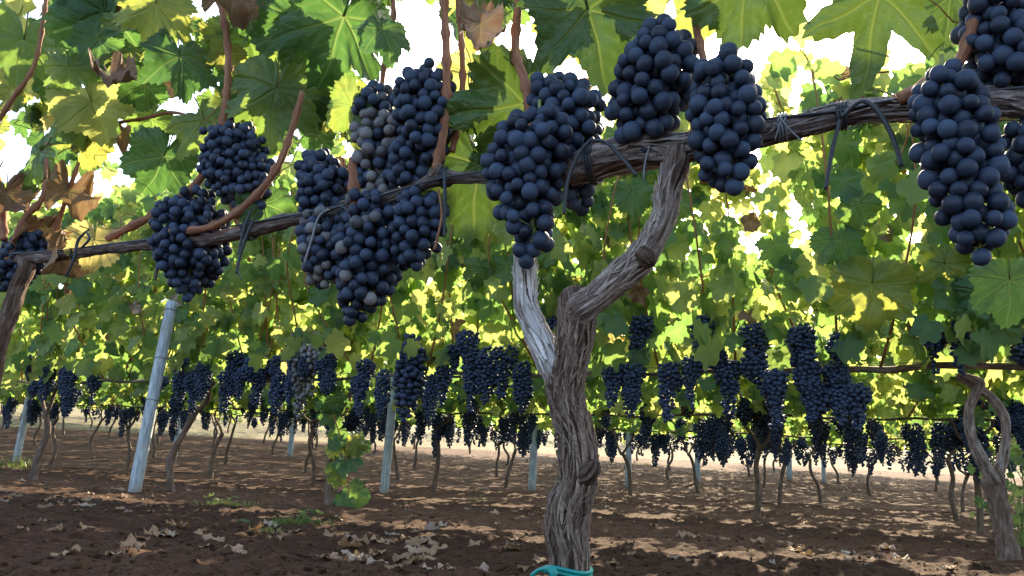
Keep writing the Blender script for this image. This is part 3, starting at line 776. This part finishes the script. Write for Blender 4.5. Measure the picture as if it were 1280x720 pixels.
def vine_far(row, x, H, half, label, group, nleaf=0, joined=0, r=.022, ncane=6, lean=0.0, top=1.05, seed=0, mask=None, low=.06):
    random.seed(1000+seed+row*100)
    b = rowpt(row, x)
    root = link('grape_vine', None, None, b); root.empty_display_size = .1
    tag(root, label, 'grape vine', group)
    if row == 2 and 1.8 < x < 2:
        m = MB(); P, Rr = pxpath([(1275, 790, 29), (1268, 740, 27), (1260, 690, 24), (1250, 640, 22), (1243, 605, 24), (1238, 585, 17)], 0, 2); m.tube(P, Rr, 40, .006, .28, 5, 2, 3, knob=.2); m.build('trunk', M_trunkfar, root, b)
        m = MB(); P, Rr = pxpath([(1244, 605, 15), (1226, 572, 15), (1213, 540, 12), (1212, 510, 11), (1220, 490, 12), (1226, 478, 10), (1205, 470, 8)], -.02, 2); m.tube(P, Rr, 24, .006, .25, 5, 2, 4, knob=.2); m.build('arm', M_arm, root, b)
        m = MB(); P, Rr = pxpath([(1245, 600, 13), (1254, 570, 12), (1258, 540, 10), (1254, 518, 10), (1240, 498, 11), (1218, 482, 11), (1195, 470, 8)], .01, 2); m.tube(P, Rr, 24, .006, .25, 5, 2, 6, knob=.2); m.build('arm', M_arm, root, b)
    else: trunk_mb(b, H, r, seed, lean=lean).build('trunk', M_trunkfar, root, b)
    cm, cp = cordon_mb(b, H, half, r*.5, seed)
    cm.build('cordon', M_arm if row == 2 else M_trunkfar, root, b)
    ax = Vector((1, -SL, 0)).normalized(); nx = Vector((SL, 1, 0)).normalized()
    canes = []
    for i in range(ncane):
        q = cp[0].lerp(cp[-1], (i+random.uniform(.1, .9))/ncane)
        h = random.uniform(.6, 1.0)*top; dx = random.gauss(0, .2); dn = random.gauss(-.10, .08)
        p = [q, q+ax*dx*.5+nx*dn*.6+Vector((0, 0, h*.25)), q+ax*dx+nx*dn*1.4+Vector((0, 0, h*.6)), q+ax*(dx+random.gauss(0, .1))+nx*dn*1.5+Vector((0, 0, h))]
        m = MB(); m.tube(p, [.0062, .0052, .0042, .003], 6, .08); canes.append(m)
        m.build('cane', M_canebg, root, b)
        canes[-1] = p
    k = 0; tries = 0
    while k < nleaf and tries < nleaf*4:
        tries += 1
        t = random.uniform(-half, half)*1.04; h = (low+(1-low)*random.random()**.9)*top*random.uniform(.85, 1.12)
        if random.random() < .06: h = top*random.uniform(1.0, 1.35)
        q = b+ax*t+nx*random.gauss(0, .13); q.z = gz(q.x, q.y)+H+h
        if mask and mask(q): continue
        s = random.uniform(.045, .088)
        u = random.random()
        me = random.choice(LB) if u < .84 else random.choice(LBY) if u < .945 else random.choice(LBD) if u < .98 else random.choice(LBP)
        put_leaf(me, root, q, s, Vector((random.gauss(0, .55), random.gauss(0, .45), -1)), Vector((random.gauss(0, .7), random.choice((-1, -1, 1)), random.uniform(-.1, 1.3))), org=b)
        k += 1
    if joined:
        o = link('foliage', (FOL2 if row == 2 else FOL)[seed % 4], root, (0, 0, H), (0, 0, math.pi*(seed//4 % 2)), (1, 1, top/1.05 if row == 2 else 1)); o['kind'] = 'stuff'
    return root
def dens(q):      # gaps in the hedge of row two, where the photograph looks through it
    x, y = proj(q)
    v = noise.noise(q*2.6)
    if 690 < x < 800 and 185 < y < 290: return random.random() < .55
    return v > .32
r2 = [(-6.2, 'far left end'), (-4.7, ''), (-3.3, ''), (-2.05, ''), (-.94, ''), (.38, ''), (1.87, ''), (3.3, '')]
lab2 = ['second row vine beyond the left edge', 'second row vine just outside the left edge with leaves reaching in', 'thin second row vine left of the tall leaning post',
        'crooked second row vine just right of the tall leaning post', 'second row vine with a leafy green sucker low on its thin trunk',
        'second row vine standing right behind the central trunk', 'pale looping vine trunk standing at the right edge', 'second row vine beyond the right edge']
xs = [a[0] for a in r2]
H2 = .70
for i, x in enumerate(xs):
    ctr = x; half = .80
    vine_far(2, x, H2, half, lab2[i], 'vines of the second row', nleaf=290, joined=1, r=.034 if i == 6 else .022, lean=(-.1 if i == 6 else .10 if i == 3 else .0), ncane=10, top=1.22, seed=i, mask=dens)
random.seed(5)
x = xat(3, 945)-1.18*9; i = 0
while x < 4.4:
    vine_far(3, x, .70, .66, 'third row vine', 'vines of the third row', nleaf=110 if x > -7 else 0, joined=1, r=.02, ncane=4, top=1.05, seed=i, lean=random.uniform(-.08, .08)); x += 1.18; i += 1
third = [o for o in COL.objects if o.get('label') == 'third row vine']
TL = {62: 'slim third row vine between the leftmost post and the nearest leaning post', 155: 'slim third row vine just left of the nearest leaning post', 264: 'slim third row vine right of the crooked second row vine',
      390: 'slim third row vine behind the leafy green sucker', 541: 'slim third row vine between the leaning mid post and the upright post', 722: 'slim third row vine mostly hidden behind the central trunk',
      945: 'crooked third row vine between the second and third thin posts', 1226: 'third row vine seen through the looping trunk at right'}
for o in third:
    k = [v for q, v in TL.items() if abs(proj(o.location)[0]-q) < 25]
    o['label'] = k[0] if k else 'third row vine standing outside the picture'
for row, x0, x1 in ((4, -12, 5.5), (5, -14, 6.6), (6, -16, 8), (7, -18, 9), (8, 1.3, 10), (9, 6.2, 12)):
    x = x0+random.random(); i = 0
    nm = {4: 'fourth', 5: 'fifth', 6: 'sixth', 7: 'seventh', 8: 'eighth', 9: 'ninth'}[row]
    while x < x1:
        vine_far(row, x, .70, .7, 'small %s row vine with thin trunk under dark grapes' % nm, 'vines of the %s row' % nm, nleaf=0, joined=1, r=.02, ncane=0, seed=i, lean=random.uniform(-.12, .12)); x += 1.32; i += 1
# trellis wires of the rows behind
for row in (2, 3, 4):
    mb = MB(); pts = [rowpt(row, x, .72) for x in np.linspace(-7 if row < 4 else -12, 5, 18)]
    mb.tube(pts, .0018, 5, .3)
    tag(mb.build('trellis_wire', M_tiegrey, None, pts[0]), 'thin wire along the cordon of the %s row' % {2: 'second', 3: 'third', 4: 'fourth'}[row], 'wire')

# ------------------------------------------------------------------ clusters behind (berries joined: each is a few pixels)
def cluster_mesh(seed, h, w, br, shp, mat, mind=1.7):
    random.seed(seed)
    sp = [(Vector((random.gauss(0, .006), random.gauss(0, .004), -h*t)), w*shp(t)) for t in np.linspace(.05, .95, 6)]
    pts = fill(sp, br, mind, 3500, 190); V = []; Fc = []; rn = []
    for p in pts:
        s = br*random.uniform(.85, 1.1); o = len(V); rr = random.random()
        V += [p+v*s for v in I2[0]]; Fc += [tuple(i+o for i in f) for f in I2[1]]; rn += [rr]*len(I2[0])
    return mesh('grape_cluster', V, Fc, mat, True, {'rnd': rn})
shapes = [lambda t: 1-.75*t, lambda t: .75+.25*math.sin(t*7)-.45*t*t, lambda t: math.sin(.5+2.4*t), lambda t: 1.1-.8*t if t < .4 else .72-.45*(t-.4)]
CM = [cluster_mesh(300+i, [.15, .18, .12, .22, .19, .08, .25, .16][i], [.050, .046, .048, .050, .044, .040, .046, .055][i], .0086, shapes[i % 4], M_berryfar) for i in range(8)]
CMD = [cluster_mesh(320+i, .18, .052, .0086, shapes[i], M_dusty) for i in range(2)]
def far_cluster(px, py, row, hpx, label, off=0.0, dusty=False, wide=1.0):
    P = RP(px, py, row, off); want = hpx*depth(P)/F; me = min(CMD if dusty else CM, key=lambda m: abs(-min(v.co.z for v in m.vertices)-want)*random.uniform(.6, 1.4))
    hh = max(-v.co.z for v in me.vertices); s = hpx*depth(P)/F/hh
    o = link('grape_cluster', me, None, P, (0, 0, random.uniform(0, 6.28)), (s**.8*wide**.5, s**.8*wide**.5, s))
    tag(o, label, 'grapes', 'grape clusters of the rows behind'); return o
random.seed(3)
FC = [(1188, 357, 2, 20, 'tiny round grape cluster alone among the leaves above the right cordon', 0, 0, .7), (1195, 408, 2, 62, 'grape cluster hanging alone just left of the looping right trunk'),
 (1284, 420, 2, 44, 'grape cluster on the right edge above the background cordon'), (797, 403, 2, 64, 'first grape cluster right of the central trunk above the background cordon'),
 (790, 460, 2, 46, 'grape cluster below the background cordon under the first one'), (876, 402, 2, 64, 'grape cluster crossed by a slanting orange cane'),
 (835, 462, 2, 66, 'grape cluster hanging between the first two post tops right of the trunk'), (911, 458, 2, 66, 'grape cluster hanging just right of the second thin post'),
 (945, 415, 2, 52, 'grape cluster above the cordon between two leaning canes'), (942, 440, 2, 40, 'grape cluster touching the cordon between two leaning canes'),
 (968, 474, 2, 66, 'long grape cluster hanging below the cordon above the third thin post'), (1000, 424, 2, 64, 'wide grape cluster under a green twine knot'),
 (1042, 462, 2, 60, 'grape cluster right of the green twine, below the cordon'), (1020, 480, 2, 44, 'short grape cluster tucked below the green twine'),
 (1070, 490, 2, 50, 'last big grape cluster of the dense group right of centre'),
 (515, 418, 2, 110, 'very long narrow grape cluster left of the central trunk'), (587, 420, 2, 58, 'grape cluster hanging high behind the pale arm'),
 (610, 434, 2, 72, 'grape cluster next to the high one behind the pale arm'), (630, 440, 2, 60, 'grape cluster second from the pale arm'),
 (655, 452, 2, 66, 'grape cluster hanging closest to the pale arm'), (556, 462, 2, 48, 'squat grape cluster right of the very long one'),
 (592, 470, 2, 46, 'grape cluster low below the high one'), (694, 402, 2, 50, 'grape cluster half hidden between pale arm and trunk'),
 (480, 462, 2, 60, 'grape cluster above the slanting mid post', 0, 0, 1), (370, 425, 2, 60, 'pale dusty grape cluster left of the greenest sucker', 0, 1, 1),
 (395, 425, 2, 70, 'pale dusty grape cluster above its darker neighbour', 0, 1, 1), (380, 455, 2, 70, 'pale dusty grape cluster low in the dusty group', 0, 1, 1),
 (408, 455, 2, 38, 'dark squat grape cluster right of the dusty group'), (350, 462, 2, 56, 'dark grape cluster left of the dusty group'),
 (300, 446, 2, 50, 'dark grape cluster right of the crooked trunk top'), (325, 460, 2, 50, 'dark grape cluster between crooked trunk and dusty group'),
 (232, 448, 2, 56, 'dark grape cluster right of the tall leaning post'), (258, 448, 2, 54, 'dark grape cluster left of the crooked trunk top'),
 (245, 470, 2, 46, 'low dark grape cluster left of the crooked trunk'), (285, 470, 2, 48, 'low dark grape cluster at the crooked trunk'),
 (40, 450, 2, 26, 'dark grape cluster near the left edge'), (62, 455, 2, 48, 'dark grape cluster second from the left edge'), (92, 448, 2, 46, 'dark grape cluster behind the leaves near the left edge'),
 (120, 472, 2, 34, 'small dark grape cluster left of the tall leaning post'), (88, 490, 2, 32, 'low dark grape cluster above the leftmost thin trunk')]
for a in FC: far_cluster(a[0], a[1], a[2], a[3], a[4], -.13+(a[5] if len(a) > 5 else 0), bool(a[6]) if len(a) > 6 else False, a[7] if len(a) > 7 else 1.5)
for i in range(38):
    px = random.choice([random.uniform(0, 470), random.uniform(180, 660), random.uniform(740, 1180)])
    q = RP(px, 480, 2, -.1); P = Vector((q.x, q.y-random.uniform(.0, .1), H2+random.uniform(-.07, .14)))
    o = link('grape_cluster', random.choice(CM), None, P, (0, 0, random.uniform(0, 6.28)), (random.uniform(.85, 1.2), random.uniform(.9, 1.1), random.uniform(.75, 1.15)))
    tag(o, 'small dark grape cluster filling gaps along the second row cordon', 'grapes', 'smaller grape clusters of the second row')
for row, n in ((3, 112), (4, 90)):
    nm = {3: 'third', 4: 'fourth', 5: 'fifth'}[row]
    for i in range(n):
        px = random.uniform(-20, 1300)
        q = RP(px, 500, row); b = rowpt(row, q.x)
        P = Vector((b.x, b.y, b.z+random.uniform(.62, .84)))+Vector((SL, 1, 0))*random.gauss(0, .05)
        s = random.uniform(1.0, 1.45)
        o = link('grape_cluster', random.choice(CM), None, P, (0, 0, random.uniform(0, 6.28)), s)
        tag(o, 'small dark grape cluster hanging from the %s row' % nm, 'grapes', 'grape clusters of the %s row' % nm)
V = []; Fc = []
for row in (5, 6, 7):
    for i in range(210):
        px = random.uniform(-20, 1300); q = RP(px, 500, row); b = rowpt(row, q.x); z0 = random.uniform(.52, .8)
        for j in range(22):
            t = random.random(); p = b+Vector((random.uniform(-.05, .05)*(1.15-t), random.uniform(-.04, .04)*(1.15-t), z0-.17*t)); o = len(V)
            V += [p+v*.016 for v in I1[0]]; Fc += [tuple(k+o for k in f) for f in I1[1]]
o = link('distant_grapes', mesh('distant_grapes', V, Fc, M_berryfar)); tag(o, 'dark band of distant grapes under the farthest vine rows', 'grapes', kind='stuff')

# tall sprig above the hedge on the right, green twine, sucker
def leafy_shoot(parent, P, org, n, size, mat_set, bend, cmat=M_canebg, r=.004, sp=.015):
    mb = MB(); mb.tube(P, [r]*(len(P)-1)+[r*.5], 6, .03); o = mb.build('cane', cmat, parent, org)
    pts, _ = catmull([Vector(p) for p in P], [1]*len(P), .01)
    for i in range(n):
        q = pts[int((i+.5)/n*(len(pts)-1))]
        put_leaf(random.choice(mat_set), parent, q+rv(sp), size*random.uniform(.7, 1.2), Vector((random.gauss(0, .8), random.gauss(0, .6), -.8)), Vector((random.gauss(0, .5), -1, random.uniform(0, .9))), org=org)
vr = [o for o in COL.objects if o.get('label', '').startswith('pale looping')][0]
vc = [o for o in COL.objects if o.get('label', '').startswith('second row vine standing')][0]
vs = [o for o in COL.objects if o.get('label', '').startswith('second row vine with a leafy')][0]
for lst in ([(1022, 170), (1018, 120), (1012, 80), (1000, 62)], [(990, 170), (975, 130), (965, 100)], [(1095, 140), (1090, 105), (1085, 85)], [(1170, 120), (1175, 95), (1180, 70)]):
    leafy_shoot(vr, [RP(x, y, 2) for x, y in lst], vr.location, 6, .055, LB+LBY, 0)
leafy_shoot(vc, [RP(x, y, 2) for x, y in ((870, 220), (905, 170), (930, 150))], vc.location, 6, .05, LB+LBY, 0)
sp = [RP(x, y, 2, -.1) for x, y in ((433, 645), (436, 600), (430, 560), (420, 530), (412, 500))]
leafy_shoot(vs, sp, vs.location, 17, .085, LF[:5], 0, sp=.05)
# big lit leaves in front of the hedge
for (x, y, tx, ty, r, i) in ((1090, 355, 1085, 410, 62, 0), (990, 330, 1000, 380, 36, 1), (1050, 300, 1065, 340, 42, 2), (1075, 255, 1060, 290, 34, 3), (840, 250, 845, 290, 34, 4), (790, 240, 800, 270, 34, 5), (1240, 370, 1235, 430, 54, 6), (555, 320, 560, 345, 24, 7), (600, 335, 595, 365, 26, 3), (1180, 330, 1175, 370, 40, 1)):
    P = RP(x, y, 2, -.28); T = RP(tx, ty, 2, -.28)
    put_leaf(LF[i % 7], vr if x > 900 else vc, P, r*depth(P)/F, T-P, (CP-P).normalized()+Vector((.2, 0, .7)), org=(vr if x > 900 else vc).location)
mb = MB()
for l in ([(1000, 408, 3), (1010, 416, 3), (1022, 422, 3), (1014, 428, 3)], [(998, 414, 2.5), (1008, 410, 2.5), (1020, 414, 2.5)]):
    P, Rr = pxpath(l, -.12, 2); mb.tube(P, Rr, 6, .01)
tag(mb.build('twine', M_teal, None, RP(1010, 415, 2, -.12)), 'short green twine wound above the wide background cluster', 'twine')

# ------------------------------------------------------------------ fallen leaves, weeds, clods
FLM = variants(M_pale, 60, 7, 3, 130, curl=.75, wave=.26, depthf=.2, petiole=False)+variants(M_dry, 60, 7, 3, 140, curl=.8, wave=.26, depthf=.3, petiole=False)+variants(M_rust, 60, 7, 2, 150, curl=.6, wave=.24, depthf=.3, petiole=False)
def gpt(px, py):
    d = ray(px, py); t = -CAMZ/d.z if d.z < 0 else 60
    for _ in range(30):
        p = CP+d*t; e = p.z-gz(p.x, p.y)
        if abs(e) < 1e-4: break
        t += -e/(d.z-(.0098*(p.y-6)*d.y if 6 < p.y < 14 else .079*d.y if p.y >= 14 else 0))*.8
    return CP+d*t
def fallen(px, py, size, me, label, group):
    p = gpt(px, py)
    if not (1 < p.y < 19): return
    z = gz(p.x, p.y)+bumpz(p.x, p.y)
    o = link('fallen_leaf', me, None); flip = 1 if random.random() < .7 else -1
    flip = -1 if random.random() < .75 else 1
    nrm = Vector((random.gauss(0, .22), random.gauss(0, .2)-.12*flip, flip)); tip = Vector((random.gauss(0, 1), random.gauss(0, 1), .1))
    o.matrix_world = Matrix.Translation((p.x, p.y, z+size*(.06 if flip > 0 else .25))) @ leafrot(tip, nrm).to_4x4() @ Matrix.Diagonal((size, size, size*.55, 1))
    tag(o, label, 'dry leaf', group)
random.seed(21)
spots = [(445, 688, .062, 0, 'pale curled dry leaf on the soil at bottom centre, upper of a heap'), (500, 700, .07, 6, 'rust brown leaf in the heap at bottom centre'), (470, 708, .06, 3, 'tan leaf lowest left in the heap at bottom centre'),
 (555, 712, .055, 1, 'bright pale leaf at the bottom edge left of the trunk'), (600, 712, .06, 4, 'golden tan leaf at the bottom edge closest to the trunk'), (520, 672, .05, 7, 'red brown leaf lying alone above the heap'),
 (243, 650, .05, 2, 'whitish leaf beside the weeds'), (255, 665, .05, 6, 'golden brown leaf just below the whitish one'), (312, 668, .04, 1, 'small whitish leaf between the weed tufts'),
 (340, 675, .05, 0, 'pale leaf lying just below the weeds'), (115, 620, .055, 3, 'tan leaf in the litter left of the leaning post'), (55, 628, .05, 7, 'reddish leaf near the left edge'), (150, 640, .055, 2, 'pale leaf just below the leaning post'),
 (418, 655, .05, 6, 'rust leaf at the right end of the weeds'), (645, 650, .06, 1, 'pale leaf left of the central trunk'), (665, 645, .055, 4, 'tan leaf touching the pale one beside the trunk'), (620, 655, .05, 3, 'tan leaf farthest left in the row beside the trunk'),
 (605, 636, .04, 7, 'dark red leaf above the row of leaves beside the trunk'), (760, 655, .05, 0, 'long pale leaf right of the central trunk'), (765, 708, .045, 7, 'dark rust leaf at the bottom right of the trunk'),
 (995, 694, .06, 6, 'reddish leaf in the litter at bottom right'), (1010, 697, .05, 1, 'pale leaf in the litter at bottom right'), (985, 692, .05, 0, 'pale leaf left of the reddish one at bottom right'), (1060, 708, .05, 3, 'tan leaf near the bottom edge at right'), (1080, 712, .045, 2, 'pale leaf nearest the bottom edge at right')]
for a in spots: fallen(a[0], a[1], a[2]*.52, FLM[a[3]], a[4], 'dry leaves fallen on the soil')
heaps = [(120, 620), (110, 640), (150, 632), (250, 662), (460, 690), (500, 690), (540, 640), (640, 648), (500, 625), (1000, 690), (870, 640), (340, 665), (60, 610), (560, 710), (960, 640), (1020, 600), (320, 595), (780, 620), (1080, 700)]
for i in range(290):
    if i % 3:
        h = random.choice(heaps); px = random.gauss(h[0], 60); py = random.gauss(h[1], 14)
    else:
        px = random.uniform(0, 1280); py = 572+(px-640)*.04+148*random.random()**1.6
    m = random.randrange(8)
    if py > 719: continue
    fallen(px, py, random.uniform(.018, .042), FLM[m], 'small %s scattered on the brown soil' % ('pale dry leaf' if m < 3 else 'tan curled leaf' if m < 6 else 'rust brown curled leaf'), 'small dry leaves scattered on the soil')

def weed(px, py, n, h, spread, label, broad=0):
    p = gpt(px, py); z = gz(p.x, p.y)+bumpz(p.x, p.y); root = link('weed', None, None, (p.x, p.y, z)); root.empty_display_size = .05
    tag(root, label, 'weed', 'low weeds on the soil')
    V = []; Fc = []
    for i in range(n):
        b = Vector((random.gauss(0, spread), random.gauss(0, spread*.5), -.01)); a = random.uniform(0, 6.28); l = h*random.uniform(.5, 1.1); w = .0022
        d = Vector((math.cos(a), math.sin(a), 0))*l*random.uniform(.2, .9); s = Vector((-math.sin(a), math.cos(a), 0))*w
        o = len(V)
        for t in (0, .35, .7):
            c = b+d*t**1.3+Vector((0, 0, l*(t-.35*t*t))); V += [c-s*(1-t*.6), c+s*(1-t*.6)]
        V.append(b+d+Vector((0, 0, l*.6)))
        Fc += [(o, o+1, o+3, o+2), (o+2, o+3, o+5, o+4), (o+4, o+5, o+6)]
    g = link('blades', mesh('blades', V, Fc, M_grass, False), root); g['kind'] = 'stuff'
    for i in range(broad):
        put_leaf(random.choice(LB), root, Vector((random.gauss(0, spread), random.gauss(0, spread*.5), random.uniform(.01, h*.8))), random.uniform(.012, .022), Vector((random.gauss(0, 1), random.gauss(0, 1), .1)), Vector((random.gauss(0, .4), random.gauss(0, .4)-.3, 1)))
weed(375, 655, 150, .07, .06, 'largest tuft of grass and weeds left of centre', 12)
weed(280, 634, 110, .04, .07, 'low flat weed patch left of the largest tuft', 8)
weed(595, 625, 60, .05, .05, 'sparse weed tuft left of the central trunk', 4)
weed(335, 668, 50, .05, .03, 'thin grass tuft at the near side of the largest one', 2)
weed(20, 585, 120, .25, .12, 'tall yellow green weeds at the left edge', 10)
weed(1030, 575, 90, .14, .15, 'dry grass tuft below the distant posts at right', 0)
weed(810, 582, 70, .14, .15, 'dry grass tuft beyond the first thin post', 0)
weed(1268, 560, 60, .4, .06, 'leafy green weed at the right edge beside the vine', 0)
# leafy bush at the right edge
rb = link('bush', None, None, gpt(1290, 690)+Vector((.12, .25, 0))); tag(rb, 'low leafy bush on the right edge behind the looping trunk', 'bush')
mb = MB()
for i in range(7): mb.tube([Vector((0, 0, -.02)), Vector((random.gauss(0, .04), random.gauss(0, .04), .2)), Vector((random.gauss(0, .1), random.gauss(0, .08), random.uniform(.3, .48)))], [.006, .004, .002], 6, .05)
mb.build('stem', M_stem, rb)
for i in range(60): put_leaf(random.choice(LB), rb, Vector((random.gauss(0, .08), random.gauss(0, .1), random.uniform(.03, .5))), random.uniform(.02, .04), Vector((random.gauss(0, .7), random.gauss(0, .5), -.6)), Vector((random.gauss(0, .6), -1, .8)))
# clods of earth
V = []; Fc = []
random.seed(33)
for i in range(5200):
    if i < 3600: px = random.uniform(-60, 1340); py = 590+140*random.random()**.8
    else: px = random.uniform(0, 1280); py = random.uniform(575, 620)
    p = gpt(px, py)
    if p.y > 8 or p.y < 1: continue
    z = gz(p.x, p.y)+bumpz(p.x, p.y); s = .0022+.008*random.random()**4; o = len(V); sx = random.uniform(.7, 1.4)
    q = rv(3)
    V += [Vector((p.x, p.y, z+s*.2))+Vector((v.x*sx, v.y, v.z*.75))*s*(1+.6*noise.noise(v*1.7+q)) for v in I1[0]]; Fc += [tuple(k+o for k in f) for f in I1[1]]
o = link('soil_clods', mesh('soil_clods', V, Fc, M_soil, False)); tag(o, 'crumbly clods of brown earth over the ground', 'soil', kind='stuff')

# ------------------------------------------------------------------ far trees and bushes beyond the pale strip
def far_bush(x, y, h, w, label, seed, n=500):
    random.seed(seed); b = Vector((x, y, gz(x, y)))
    root = link('tree' if h > 4 else 'far_bush', None, None, b); tag(root, label, 'tree' if h > 4 else 'bush', 'bushes and trees beyond the pale strip')
    V = []; Fc = []; rn = []
    lobes = [(Vector((random.gauss(0, w*.33), random.gauss(0, w*.25), h*random.uniform(.3, .85))), random.uniform(.25, .42)*w) for _ in range(9)]
    for i in range(n):
        c, r = random.choice(lobes); d = rv(); d.normalize(); p = c+d*r*random.uniform(.6, 1.05); s = random.uniform(.06, .15)*h/3
        Rm = leafrot(rv(), rv()); o = len(V)
        V += [p+Rm @ (Vector(q)*s) for q in ((0, -1, 0), (.6, 0, .15), (0, 1.1, 0), (-.6, 0, .15))]; Fc.append((o, o+1, o+2, o+3)); rn += [random.random()*.6]*4
    cr = link('crown', mesh('crown', V, Fc, M_far, False, {'rnd': rn}), root)
    mb = MB()
    mb.tube([Vector((0, 0, -.1)), Vector((.1, 0, h*.3)), Vector((0, 0, h*.6))], [.05*h/2, .04*h/2, .01*h], 8, .3)
    for c, r in lobes[:5]: mb.tube([Vector((.05, 0, h*.25)), c*.7+Vector((0, 0, h*.1)), c], [.03*h/2, .02*h/2, .008*h], 6, .4)
    mb.build('trunk', M_trunkfar, root)
k = 0
for x in np.linspace(-30, 26, 15):
    far_bush(x+random.uniform(-1, 1), 29+random.uniform(-1.5, 2), random.uniform(2.2, 3.4), random.uniform(4, 5.2), 'pale green bush in the line beyond the dry strip', 500+k, 900); k += 1
